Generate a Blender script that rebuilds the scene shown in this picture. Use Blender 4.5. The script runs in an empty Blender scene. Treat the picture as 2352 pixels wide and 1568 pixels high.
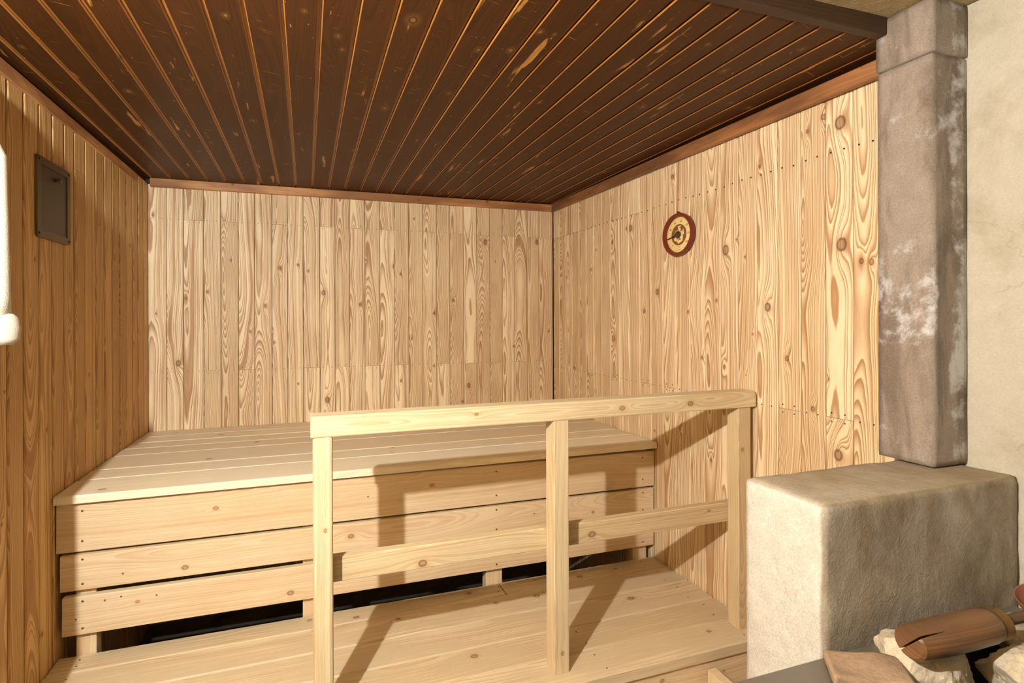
import bpy, bmesh, math, random
from mathutils import Matrix, Vector, noise
random.seed(7)
scn = bpy.context.scene
COL = scn.collection

# ------------------------------------------------------------------ camera
def make_camera():
    yaw, roll = 0.31168, -0.0030929
    f = Vector((math.sin(yaw), math.cos(yaw), 0)); r = Vector((math.cos(yaw), -math.sin(yaw), 0)); u = Vector((0, 0, 1))
    r2 = r*math.cos(roll) + u*math.sin(roll); u2 = -r*math.sin(roll) + u*math.cos(roll)
    cd = bpy.data.cameras.new('camera'); cam = bpy.data.objects.new('camera', cd); COL.objects.link(cam)
    cd.sensor_width = 36; cd.lens = 1176.123*36/2352
    cd.shift_x = (1176-1082.462)/2352; cd.shift_y = (731.476-784)/2352
    cd.clip_start = 0.02
    m = Matrix((r2, u2, -f)).transposed().to_4x4(); m.translation = (0.7349, -2.8706, 1.4975)
    cam.matrix_world = m
    scn.camera = cam
make_camera()

# ------------------------------------------------------------------ world, exposure
w = bpy.data.worlds.new('room_light'); scn.world = w; w.use_nodes = True
bg = w.node_tree.nodes['Background']
bg.inputs[0].default_value = (1.0, 0.85, 0.66, 1); bg.inputs[1].default_value = 0.06
LAMP_POS = (0.19, -2.60, 1.925); LAMP_R = 0.018; LAMP_STRENGTH = 15000.0; LAMP_COLOR = (1.0, 0.97, 0.92, 1)
scn.view_settings.view_transform = 'Standard'; scn.view_settings.look = 'None'
scn.view_settings.gamma = 1; scn.view_settings.exposure = 0.0; scn.view_settings.use_curve_mapping = False

# ------------------------------------------------------------------ room dimensions
RW, AL, AR = 2.195, 0.0134, 0.0151         # right corner x; side walls open a little towards the viewer
ZB, ZP, ZT = 0.95, 0.431, 2.15             # bench top, platform top, underside of the cornice
def zc(x): return 2.187 + 0.0075*x         # board ceiling
ZCON = 2.236                               # concrete ceiling
YEDGE = -1.96                              # front edge of the board ceiling
ZBLK = 1.148                               # top of the concrete plinth
def xl(y): return AL*y
def xr(y): return RW - AR*y

# ------------------------------------------------------------------ node helpers
class NT:
    def __init__(s, tree): s.t = tree
    def n(s, typ, **kw):
        nd = s.t.nodes.new(typ)
        for k, v in kw.items(): setattr(nd, k, v)
        return nd
    def put(s, sock, v):
        if isinstance(v, bpy.types.NodeSocket): s.t.links.new(v, sock)
        elif v is not None: sock.default_value = v
    def m(s, op, a, b=None, c=None, clamp=False):
        nd = s.n('ShaderNodeMath', operation=op); nd.use_clamp = clamp
        for i, v in enumerate((a, b, c)): s.put(nd.inputs[i], v)
        return nd.outputs[0]
    def sep(s, v):
        nd = s.n('ShaderNodeSeparateXYZ'); s.put(nd.inputs[0], v); return nd.outputs
    def comb(s, x, y, z):
        nd = s.n('ShaderNodeCombineXYZ')
        for i, v in enumerate((x, y, z)): s.put(nd.inputs[i], v)
        return nd.outputs[0]
    def noise1(s, W, detail=1.0):
        nd = s.n('ShaderNodeTexNoise', noise_dimensions='1D'); s.put(nd.inputs['W'], W)
        nd.inputs['Scale'].default_value = 1; nd.inputs['Detail'].default_value = detail; return nd.outputs[0]
    def noise3(s, vec, scale=1.0, detail=2.0, rough=0.5, dist=0.0):
        nd = s.n('ShaderNodeTexNoise'); s.put(nd.inputs['Vector'], vec)
        nd.inputs['Scale'].default_value = scale; nd.inputs['Detail'].default_value = detail
        nd.inputs['Roughness'].default_value = rough; nd.inputs['Distortion'].default_value = dist; return nd.outputs[0]
    def ramp(s, fac, stops, interp='LINEAR'):
        nd = s.n('ShaderNodeValToRGB'); cr = nd.color_ramp; cr.interpolation = interp
        while len(cr.elements) < len(stops): cr.elements.new(0.5)
        for e, (p, c) in zip(cr.elements, stops):
            e.position = p; e.color = c if len(c) == 4 else (*c, 1)
        s.put(nd.inputs[0], fac); return nd.outputs[0]
    def val(s, fac, stops): return s.ramp(fac, [(p, (v, v, v)) for p, v in stops])
    def mix(s, fac, a, b, blend='MIX'):
        nd = s.n('ShaderNodeMix', data_type='RGBA', blend_type=blend)
        s.put(nd.inputs[0], fac); s.put(nd.inputs[6], a if not isinstance(a, tuple) else (*a[:3], 1))
        s.put(nd.inputs[7], b if not isinstance(b, tuple) else (*b[:3], 1)); return nd.outputs[2]
    def step(s, v, lo, hi):
        nd = s.n('ShaderNodeMapRange', interpolation_type='SMOOTHSTEP')
        s.put(nd.inputs[0], v); s.put(nd.inputs[1], lo); s.put(nd.inputs[2], hi); return nd.outputs[0]
    def bump(s, h, strength, dist):
        nd = s.n('ShaderNodeBump'); s.put(nd.inputs['Height'], h)
        nd.inputs['Strength'].default_value = strength; nd.inputs['Distance'].default_value = dist; return nd.outputs[0]

def srgb(r, g, b):
    def f(c):
        c /= 255.0
        return c/12.92 if c <= 0.04045 else ((c+0.055)/1.055)**2.4
    return (f(r), f(g), f(b))

def new_mat(name):
    m = bpy.data.materials.new(name); m.use_nodes = True
    t = NT(m.node_tree); b = m.node_tree.nodes['Principled BSDF']
    return m, t, b

def wood_group():
    """Growth rings of a board cut along its local Z: rings round a wandering pith, bent round the knots
    that each board carries as custom properties (x, z, radius)."""
    g = bpy.data.node_groups.new('wood_rings', 'ShaderNodeTree')
    I = g.interface
    I.new_socket('Spacing', in_out='INPUT', socket_type='NodeSocketFloat').default_value = 0.006
    for nm in ('Ring', 'Fibre', 'Knot', 'KnotCore', 'Tint', 'Blotch', 'Halo'): I.new_socket(nm, in_out='OUTPUT', socket_type='NodeSocketFloat')
    t = NT(g); gi = t.n('NodeGroupInput'); go = t.n('NodeGroupOutput')
    co = t.n('ShaderNodeTexCoord').outputs['Object']; R = t.n('ShaderNodeObjectInfo').outputs['Random']
    x, y, z = t.sep(co)
    wn = t.n('ShaderNodeTexWhiteNoise', noise_dimensions='1D'); t.put(wn.inputs['W'], t.m('MULTIPLY', R, 97.3))
    sc = t.n('ShaderNodeSeparateColor'); t.put(sc.inputs[0], wn.outputs['Color']); r1, r2, r3 = sc.outputs[:3]
    zo = t.m('ADD', z, t.m('MULTIPLY', R, 37.0))
    nA = t.noise1(t.m('MULTIPLY', zo, 0.9), 1.5)
    d = t.m('ADD', t.m('MULTIPLY', r1, 0.045), t.m('MULTIPLY_ADD', t.m('SUBTRACT', nA, 0.5), 0.13, 0.006))
    nU = t.noise1(t.m('MULTIPLY_ADD', zo, 1.0, 50.0), 1.0)
    u0 = t.m('ADD', t.m('MULTIPLY', t.m('SUBTRACT', r2, 0.5), 0.06), t.m('MULTIPLY', t.m('SUBTRACT', nU, 0.5), 0.05))
    du = t.m('SUBTRACT', x, u0); dy = t.m('ADD', y, d)
    r = t.m('SQRT', t.m('ADD', t.m('MULTIPLY', du, du), t.m('MULTIPLY', dy, dy)))
    vb = t.comb(t.m('MULTIPLY_ADD', x, 16.0, t.m('MULTIPLY', R, 50.0)), t.m('MULTIPLY', y, 16.0), t.m('MULTIPLY', zo, 3.2))
    nB = t.noise3(vb, 1.0, 3.0, 0.55)
    r = t.m('MULTIPLY_ADD', t.m('SUBTRACT', nB, 0.5), 0.011, r)
    knot = None; core = None; halo = None
    for nm in ('knot_a', 'knot_b', 'knot_c'):
        at = t.n('ShaderNodeAttribute', attribute_type='OBJECT', attribute_name=nm)
        kx, kz, kr = t.sep(at.outputs['Vector'])
        ax = t.m('SUBTRACT', x, kx); az = t.m('MULTIPLY', t.m('SUBTRACT', z, kz), 0.72)
        k = t.m('SQRT', t.m('ADD', t.m('MULTIPLY', ax, ax), t.m('MULTIPLY', az, az)))
        k = t.m('MULTIPLY_ADD', t.m('SUBTRACT', nB, 0.5), t.m('MULTIPLY', kr, 1.5), k)
        krs = t.m('MAXIMUM', kr, 0.0005)
        q = t.m('DIVIDE', k, krs)
        on = t.m('GREATER_THAN', kr, 0.001)
        # grain bends past the knot: long in the grain direction
        ql = t.m('SQRT', t.m('ADD', t.m('MULTIPLY', ax, ax), t.m('MULTIPLY', t.m('MULTIPLY', az, az), 0.16)))
        ql = t.m('DIVIDE', ql, t.m('MULTIPLY', krs, 1.9))
        G = t.m('MULTIPLY', t.m('EXPONENT', t.m('MULTIPLY', t.m('MULTIPLY', ql, ql), -1.0)), on)
        r = t.m('MULTIPLY_ADD', G, t.m('MULTIPLY', krs, 1.9), r)
        inside = t.m('MULTIPLY', t.m('SUBTRACT', 1.0, t.step(q, 0.75, 1.15)), on)
        rim = t.m('MULTIPLY', t.m('SUBTRACT', 1.0, t.step(t.m('ABSOLUTE', t.m('SUBTRACT', q, 0.85)), 0.05, 0.35)), on)
        hl = t.m('MULTIPLY', t.m('SUBTRACT', 1.0, t.step(q, 0.8, 2.6)), on)
        knot = inside if knot is None else t.m('MAXIMUM', knot, inside)
        core = rim if core is None else t.m('MAXIMUM', core, rim)
        halo = hl if halo is None else t.m('MAXIMUM', halo, hl)
    nR = t.noise1(t.m('MULTIPLY_ADD', r, 95.0, t.m('MULTIPLY', R, 20.0)), 0.0)
    ring = t.m('FRACT', t.m('ADD', t.m('DIVIDE', r, t.m('MULTIPLY', gi.outputs['Spacing'], t.m('MULTIPLY_ADD', r3, 0.9, 0.65))), t.m('MULTIPLY', nR, 1.6)))
    prof = t.val(ring, [(0.0, 0.02), (0.25, 0.05), (0.55, 0.5), (0.84, 1.0), (0.94, 0.95), (1.0, 0.02)])
    vf = t.comb(t.m('MULTIPLY', x, 420.0), t.m('MULTIPLY', y, 420.0), t.m('MULTIPLY', zo, 9.0))
    fib = t.noise3(vf, 1.0, 2.0, 0.6)
    vl = t.comb(t.m('MULTIPLY_ADD', x, 9.0, t.m('MULTIPLY', R, 30.0)), t.m('MULTIPLY', y, 9.0), t.m('MULTIPLY', zo, 2.4))
    bl = t.noise3(vl, 1.0, 3.0, 0.55)
    L = g.links
    for nm, sk in (('Ring', prof), ('Fibre', fib), ('Knot', knot), ('KnotCore', core), ('Tint', r3), ('Blotch', bl), ('Halo', halo)): L.new(sk, go.inputs[nm])
    return g
WG = wood_group()

def mat_wood(name, light, dark, knotc, contrast=0.8, spacing=0.006, rough=0.55, tint=0.16, grey=None, spec=0.35):
    m, t, b = new_mat(name)
    gn = t.n('ShaderNodeGroup'); gn.node_tree = WG; gn.inputs['Spacing'].default_value = spacing
    o = gn.outputs
    amp = t.m('MULTIPLY', t.m('MULTIPLY', o['Ring'], contrast), t.val(o['Blotch'], [(0.28, 0.45), (0.62, 1.0)]))
    col = t.mix(amp, light, dark)
    mid = tuple(0.45*a+0.55*c for a, c in zip(dark, light))
    col = t.mix(t.m('MULTIPLY', t.step(o['Blotch'], 0.42, 0.75), 0.45), col, mid)
    if grey: col = t.mix(t.step(o['Blotch'], 0.35, 0.62), col, grey)
    fibv = t.val(o['Fibre'], [(0.2, 0.86), (0.8, 1.10)])
    col = t.mix(1.0, col, fibv, 'MULTIPLY')
    tv = t.m('MULTIPLY_ADD', o['Tint'], tint, 1.0-tint*0.55)
    cc = t.n('ShaderNodeCombineColor')
    t.put(cc.inputs[0], tv); t.put(cc.inputs[1], t.m('MULTIPLY', tv, t.m('MULTIPLY_ADD', o['Tint'], 0.05, 0.975))); t.put(cc.inputs[2], t.m('MULTIPLY', tv, t.m('MULTIPLY_ADD', o['Tint'], 0.12, 0.93)))
    col = t.mix(1.0, col, cc.outputs[0], 'MULTIPLY')
    col = t.mix(t.m('MULTIPLY', o['Halo'], 0.30), col, dark)
    col = t.mix(t.m('MULTIPLY', o['Knot'], 0.5), col, tuple(0.6*a+0.4*c for a, c in zip(knotc, dark)))
    col = t.mix(t.m('MULTIPLY', o['KnotCore'], 0.6), col, knotc)
    t.put(b.inputs['Base Color'], col)
    b.inputs['Roughness'].default_value = rough; b.inputs['Specular IOR Level'].default_value = spec
    h = t.m('MULTIPLY_ADD', o['Fibre'], 0.4, t.m('MULTIPLY', o['Ring'], 0.6))
    t.put(b.inputs['Normal'], t.bump(h, 0.25, 0.0012))
    return m

def mat_ceiling(name, base, deep, worn):
    m, t, b = new_mat(name)
    gn = t.n('ShaderNodeGroup'); gn.node_tree = WG; gn.inputs['Spacing'].default_value = 0.007
    o = gn.outputs
    col = t.mix(t.m('MULTIPLY', o['Ring'], 0.45), base, deep)
    col = t.mix(t.m('MULTIPLY', t.step(o['Blotch'], 0.35, 0.7), 0.4), col, tuple(1.35*c for c in base))
    co = t.n('ShaderNodeTexCoord').outputs['Object']; R = t.n('ShaderNodeObjectInfo').outputs['Random']
    x, y, z = t.sep(co); zo = t.m('MULTIPLY_ADD', R, 71.0, z)
    # bare wood where the stain has worn off, long in the grain direction
    nw = t.noise3(t.comb(t.m('MULTIPLY_ADD', x, 26.0, t.m('MULTIPLY', R, 9.0)), 0.0, t.m('MULTIPLY', zo, 3.2)), 1.0, 4.0, 0.6)
    wm = t.m('MULTIPLY', t.step(nw, 0.63, 0.68), t.m('MULTIPLY_ADD', o['Fibre'], 0.9, 0.25))
    # small chips
    nc = t.noise3(t.comb(t.m('MULTIPLY', x, 120.0), 0.0, t.m('MULTIPLY', zo, 45.0)), 1.0, 2.0, 0.5)
    cm = t.step(nc, 0.71, 0.75)
    # scratches across the boards
    ns = t.noise3(t.comb(t.m('MULTIPLY', x, 14.0), 0.0, t.m('MULTIPLY_ADD', x, 60.0, t.m('MULTIPLY', zo, 210.0))), 1.0, 1.0, 0.4)
    sm = t.step(ns, 0.72, 0.77)
    wear = t.m('MAXIMUM', wm, t.m('MAXIMUM', t.m('MULTIPLY', cm, 0.7), t.m('MULTIPLY', sm, 0.45)))
    wear = t.m('MAXIMUM', wear, t.m('MULTIPLY', o['Halo'], 0.12))
    col = t.mix(wear, col, worn)
    col = t.mix(t.m('MULTIPLY', o['Knot'], 0.5), col, tuple(0.6*c for c in worn))
    col = t.mix(t.m('MULTIPLY', o['KnotCore'], 0.75), col, tuple(0.5*c for c in deep))
    fibv = t.val(o['Fibre'], [(0.2, 0.85), (0.8, 1.12)])
    col = t.mix(1.0, col, fibv, 'MULTIPLY')
    t.put(b.inputs['Base Color'], col)
    t.put(b.inputs['Roughness'], t.m('MULTIPLY_ADD', o['Blotch'], 0.25, 0.30)); b.inputs['Specular IOR Level'].default_value = 0.14
    h = t.m('MULTIPLY_ADD', o['Fibre'], 0.35, t.m('MULTIPLY', o['Ring'], 0.4))
    t.put(b.inputs['Normal'], t.bump(h, 0.25, 0.001))
    return m

def mat_plain(name, col, rough=0.6, metal=0.0, var=0.15, scale=30.0, bump=0.0, spec=0.5):
    m, t, b = new_mat(name)
    co = t.n('ShaderNodeTexCoord').outputs['Object']
    n = t.noise3(co, scale, 4.0, 0.6)
    c = t.mix(1.0, col, t.val(n, [(0.25, 1-var), (0.75, 1+var)]), 'MULTIPLY')
    t.put(b.inputs['Base Color'], c); b.inputs['Roughness'].default_value = rough; b.inputs['Metallic'].default_value = metal
    b.inputs['Specular IOR Level'].default_value = spec
    if bump: t.put(b.inputs['Normal'], t.bump(n, 0.5, bump))
    return m

def mat_mineral(name, base, stain, pale=None, stain_lo=0.45, stain_hi=0.7, pale_lo=0.62, pale_hi=0.72, grain=220.0, bump=0.002,
                cracks=0.0, streak=False, rough=0.9, stain_amt=0.8, pale_amt=0.8, soot_shade=None, bloom=False, grit=1.0):
    """plaster, concrete and stone: cloudy stains, pale bloom, grit and hairline cracks"""
    m, t, b = new_mat(name)
    co = t.n('ShaderNodeTexCoord').outputs['Object']
    x, y, z = t.sep(co)
    vs = t.comb(t.m('MULTIPLY', x, 9.0), t.m('MULTIPLY', y, 9.0), t.m('MULTIPLY', z, 2.6)) if streak else co
    n1 = t.noise3(vs, 1.0 if streak else 4.5, 6.0, 0.62, 0.4)
    n2 = t.noise3(co, 26.0, 5.0, 0.65)
    ng = t.noise3(co, grain, 3.0, 0.7)
    col = t.mix(t.m('MULTIPLY', t.step(n1, stain_lo, stain_hi), stain_amt), base, stain)
    col = t.mix(1.0, col, t.val(n2, [(0.25, 1-0.14*grit), (0.75, 1+0.12*grit)]), 'MULTIPLY')
    col = t.mix(1.0, col, t.val(ng, [(0.25, 1-0.24*grit), (0.75, 1+0.18*grit)]), 'MULTIPLY')
    if pale:
        n3 = t.noise3(co, 11.0, 6.0, 0.7, 0.3)
        n4 = t.noise3(co, 2.7, 2.0, 0.5)
        if bloom:   # salts: a band up the front, a patch half-way up the side
            band = t.m('MULTIPLY', t.m('MULTIPLY', t.step(x, 0.04, 0.075), t.m('SUBTRACT', 1.0, t.step(y, 0.02, 0.04))), 0.16)
            zz = t.m('DIVIDE', t.m('SUBTRACT', z, 0.43), 0.15)
            pat = t.m('MULTIPLY', t.m('MULTIPLY', t.m('EXPONENT', t.m('MULTIPLY', t.m('MULTIPLY', zz, zz), -1.0)), t.m('SUBTRACT', 1.0, t.step(x, 0.01, 0.03))), 0.17)
            n3 = t.m('ADD', n3, t.m('SUBTRACT', t.m('ADD', band, pat), 0.05))
        pm = t.step(t.m('MULTIPLY_ADD', t.m('SUBTRACT', n4, 0.5), 0.6, n3), pale_lo, pale_hi)
        col = t.mix(t.m('MULTIPLY', pm, pale_amt), col, pale)
    if soot_shade:   # smoke blotches plus painted shade that dims the side facing the stove
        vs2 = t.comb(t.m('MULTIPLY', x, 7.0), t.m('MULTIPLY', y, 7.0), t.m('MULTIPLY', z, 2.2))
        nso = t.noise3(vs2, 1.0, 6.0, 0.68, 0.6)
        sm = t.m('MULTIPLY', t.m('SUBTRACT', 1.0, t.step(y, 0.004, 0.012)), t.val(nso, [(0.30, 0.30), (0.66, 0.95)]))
        col = t.mix(sm, col, soot_shade)
        col = t.mix(t.m('MULTIPLY', t.step(z, 1.140, 1.146), t.val(n1, [(0.3, 0.45), (0.6, 0.8)])), col, tuple(1.35*c for c in soot_shade))   # shade painted into the colour of the flat top
    h = t.m('ADD', t.m('MULTIPLY', ng, 0.5), n2)
    if cracks:
        wob = t.noise3(co, 6.0, 4.0, 0.6)
        vv = t.n('ShaderNodeVectorMath', operation='SCALE'); nn = t.n('ShaderNodeTexNoise'); t.put(nn.inputs['Vector'], co)
        nn.inputs['Scale'].default_value = 5.0; nn.inputs['Detail'].default_value = 5.0
        t.put(vv.inputs[0], nn.outputs['Color']); vv.inputs['Scale'].default_value = 0.35
        va = t.n('ShaderNodeVectorMath', operation='ADD'); t.put(va.inputs[0], co); t.put(va.inputs[1], vv.outputs[0])
        vo = t.n('ShaderNodeTexVoronoi', feature='DISTANCE_TO_EDGE'); t.put(vo.inputs['Vector'], va.outputs[0]); vo.inputs['Scale'].default_value = 1.7
        cr = t.m('MULTIPLY', t.m('SUBTRACT', 1.0, t.step(vo.outputs['Distance'], 0.0012, 0.005)), t.step(wob, 0.47, 0.6))
        col = t.mix(t.m('MULTIPLY', cr, cracks), col, tuple(0.45*c for c in base))
        h = t.m('SUBTRACT', h, t.m('MULTIPLY', cr, 0.15))
    t.put(b.inputs['Base Color'], col); b.inputs['Roughness'].default_value = rough; b.inputs['Specular IOR Level'].default_value = 0.25
    t.put(b.inputs['Normal'], t.bump(h, 0.7, bump))
    return m

PINE = mat_wood('pine_panelling', srgb(236, 215, 176), srgb(154, 101, 49), srgb(92, 54, 28), contrast=1.0, spacing=0.0052)
PINE_LEFT = mat_wood('pine_panelling_shaded', srgb(216, 178, 120), srgb(148, 98, 48), srgb(76, 44, 22), contrast=0.9)  # same pine as the other walls, shade of the left wall mixed into its colour
BENCH = mat_wood('pine_bench', srgb(238, 222, 190), srgb(200, 168, 124), srgb(112, 74, 42), contrast=0.6, spacing=0.008, grey=srgb(230, 216, 190))
DECK = mat_wood('pine_deck', srgb(218, 200, 166), srgb(168, 130, 86), srgb(108, 70, 38), contrast=0.85, spacing=0.008, grey=srgb(200, 182, 150))
FASCIA = mat_wood('pine_fascia', srgb(226, 206, 172), srgb(196, 156, 108), srgb(110, 68, 36), contrast=0.55, spacing=0.009)
RAIL = mat_wood('pine_handrail', srgb(212, 196, 160), srgb(178, 138, 90), srgb(108, 68, 36), contrast=0.65, spacing=0.007)
TRIM = mat_wood('stained_cornice', srgb(210, 158, 104), srgb(150, 98, 54), srgb(70, 38, 18), contrast=0.7, rough=0.45, grey=srgb(150, 104, 66))
CEIL = mat_ceiling('stained_ceiling', srgb(72, 42, 18), srgb(44, 25, 10), srgb(206, 152, 80))
TRIM_DARK = mat_wood('patchy_cornice', srgb(164, 114, 72), srgb(120, 80, 48), srgb(70, 38, 18), contrast=0.6, rough=0.45, grey=srgb(112, 76, 50))
AMBER = mat_wood('worn_board_edge', srgb(164, 108, 48), srgb(104, 62, 24), srgb(60, 32, 14), contrast=0.5, rough=0.3, tint=0.2)
BATTEN = mat_wood('dark_batten', srgb(66, 46, 30), srgb(44, 30, 18), srgb(26, 16, 10), contrast=0.5, rough=0.5)
DARK = mat_plain('shadow_gap_backing', srgb(52, 34, 20), 0.9)
NAIL = mat_plain('nail_steel', srgb(74, 56, 42), 0.5, 0.6)
SCREW = mat_plain('screw_head', srgb(126, 92, 54), 0.5, 0.5)
PLASTER = mat_mineral('lime_plaster', srgb(184, 179, 162), srgb(164, 158, 136), None, grit=0.45, cracks=0.25, bump=0.003, stain_lo=0.48, stain_hi=0.66)
CONC = mat_mineral('concrete_ceiling', srgb(176, 156, 116), srgb(120, 100, 66), None, bump=0.006)
BLOCK = mat_mineral('rendered_concrete', srgb(192, 188, 176), srgb(164, 156, 138), None, cracks=0.22, bump=0.004, stain_lo=0.5, stain_hi=0.75, soot_shade=srgb(122, 106, 80))
STONE = mat_mineral('pink_grey_stone', srgb(148, 137, 125), srgb(108, 96, 84), srgb(206, 208, 210), stain_lo=0.42, stain_hi=0.60, pale_lo=0.53, pale_hi=0.72, bump=0.003, streak=True, bloom=True)
FLOORM = mat_mineral('concrete_floor', srgb(150, 140, 122), srgb(110, 100, 84))

# ------------------------------------------------------------------ mesh helpers
def prism(name, prof, z0, z1, mat_of=None):
    """extrude a profile (list of (x, y), counter-clockwise seen from +Z) along local Z"""
    n = len(prof)
    v = [(x, y, z0) for x, y in prof] + [(x, y, z1) for x, y in prof]
    f = [tuple(reversed(range(n))), tuple(range(n, 2*n))] + [(i, (i+1) % n, n+(i+1) % n, n+i) for i in range(n)]
    me = bpy.data.meshes.new(name); me.from_pydata(v, [], f)
    if mat_of:
        for i, p in enumerate(me.polygons): p.material_index = mat_of(i-2) if i >= 2 else 0
    return me
def board_profile(w, t, c, tongue=0.0, td=0.005):
    """front face at y=0 (facing -Y), chamfered front edges, a recessed tongue on the +X side"""
    a, b = 0.0, w-tongue
    p = [(a, t), (a, c), (a+c, 0), (b-c, 0), (b, c)]
    if tongue: p += [(b, td), (w, td), (w, t)]
    else: p += [(b, t)]
    return p
def rounded_profile(w, h, r, seg=2):
    p = []
    for cx, cy, a0 in ((w-r, r, -90), (w-r, h-r, 0), (r, h-r, 90), (r, r, 180)):
        for i in range(seg+1):
            a = math.radians(a0+90*i/seg); p.append((cx+r*math.cos(a), cy+r*math.sin(a)))
    return p
def ob_new(name, me, mats, M, parent=None):
    o = bpy.data.objects.new(name, me); COL.objects.link(o)
    if me is not None:
        if not isinstance(mats, (list, tuple)): mats = [mats]
        if len(me.materials) == 0:
            for m in mats: me.materials.append(m)
    M = M if isinstance(M, Matrix) else Matrix.Translation(M)
    if parent is not None:
        o.parent = parent; o.matrix_parent_inverse = parent.matrix_basis.inverted()
    o.matrix_basis = M
    return o
def axes(X, Y, Z, loc):
    m = Matrix((X, Y, Z)).transposed().to_4x4(); m.translation = loc; return m
def tag(o, label, cat, group=None):
    o['label'] = label; o['category'] = cat
    if group: o['group'] = group
    return o
def struct(o, label=None):
    o['kind'] = 'structure'
    if label: o['label'] = label
    return o
def root(name, loc, label, cat, group=None):
    o = ob_new(name, None, None, Matrix.Translation(loc)); o.empty_display_size = 0.1
    return tag(o, label, cat, group)
def set_knots(o, ks):
    for nm, k in zip(('knot_a', 'knot_b', 'knot_c'), list(ks)[:3]): o[nm] = [float(v) for v in k]
def rnd_knots(w, L, n, rmin=0.004, rmax=0.009):
    return [(random.uniform(0.15*w, 0.85*w), random.uniform(0.05*L, 0.95*L), random.uniform(rmin, rmax)) for _ in range(n)]
def box_me(name, lo, hi, bev=0.0, seg=2):
    bm = bmesh.new(); bmesh.ops.create_cube(bm, size=1)
    for v in bm.verts: v.co = Vector([lo[i]+(hi[i]-lo[i])*(v.co[i]+0.5) for i in range(3)])
    if bev: bmesh.ops.bevel(bm, geom=bm.edges[:], offset=bev, segments=seg, profile=0.5, affect='EDGES')
    me = bpy.data.meshes.new(name); bm.to_mesh(me); bm.free(); return me
def lathe(name, prof, seg=32, caps=True, smooth=True):
    """(r, z) profile turned about Z"""
    v, f = [], []
    for r, z in prof:
        for i in range(seg):
            a = 2*math.pi*i/seg; v.append((r*math.cos(a), r*math.sin(a), z))
    for k in range(len(prof)-1):
        for i in range(seg):
            j = (i+1) % seg; f.append((k*seg+i, k*seg+j, (k+1)*seg+j, (k+1)*seg+i))
    if caps:
        f.append(tuple(reversed(range(seg)))); f.append(tuple(range((len(prof)-1)*seg, len(prof)*seg)))
    me = bpy.data.meshes.new(name); me.from_pydata(v, [], f)
    if smooth:
        for p in me.polygons: p.use_smooth = len(p.vertices) == 4
        me.set_sharp_from_angle(angle=math.radians(35))
    return me
def discs(name, items, r_default=0.003, h=0.0012, seg=8):
    """many small round heads joined: (position, outward normal, radius)"""
    v, f = [], []
    for p, nrm, r in items:
        nrm = Vector(nrm).normalized(); a = nrm.orthogonal().normalized(); b = nrm.cross(a)
        k = len(v)
        for hh, rr in ((-0.001, r), (h*0.5, r), (h, r*0.7)):
            for i in range(seg):
                t = 2*math.pi*i/seg; v.append(tuple(Vector(p)+a*(rr*math.cos(t))+b*(rr*math.sin(t))+nrm*hh))
        for q in range(2):
            for i in range(seg):
                j = (i+1) % seg; f.append((k+q*seg+i, k+q*seg+j, k+(q+1)*seg+j, k+(q+1)*seg+i))
        f.append(tuple(k+2*seg+i for i in range(seg)))
    me = bpy.data.meshes.new(name); me.from_pydata(v, [], f); return me
def nails(name, items, mat, parent):
    o = ob_new(name, discs(name, items), mat, Matrix.Identity(4), parent); o['kind'] = 'stuff'; return o

# ------------------------------------------------------------------ knots seen on the walls and ceiling (position, height, size)
KB = [(0.6017, 1.7672, 0.0183), (0.8234, 1.6395, 0.0235), (0.6927, 1.7859, 0.0139), (0.7455, 1.7548, 0.014), (0.5749, 1.3763, 0.0137), (0.8421, 1.0614, 0.0212), (0.1293, 1.28, 0.0238), (0.0313, 1.5269, 0.0107), (0.0195, 2.0119, 0.0107), (0.163, 1.603, 0.013), (0.6931, 1.1546, 0.0116), (0.5308, 1.5678, 0.0182), (1.2072, 1.7911, 0.022), (1.0168, 1.5772, 0.0192), (1.7497, 1.9513, 0.0233), (2.0843, 1.9657, 0.0214), (1.5496, 1.6055, 0.0177), (1.4349, 1.5294, 0.015), (1.3025, 1.3861, 0.0099), (1.6438, 1.1045, 0.023), (1.2421, 1.1488, 0.0147), (1.6034, 1.0119, 0.0178), (2.1652, 1.4191, 0.0162), (1.2415, 1.7504, 0.0147), (1.3197, 2.0666, 0.0099), (1.932, 1.3293, 0.0158), (1.4339, 1.2263, 0.0125), (1.0506, 1.8228, 0.0096)]
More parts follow.
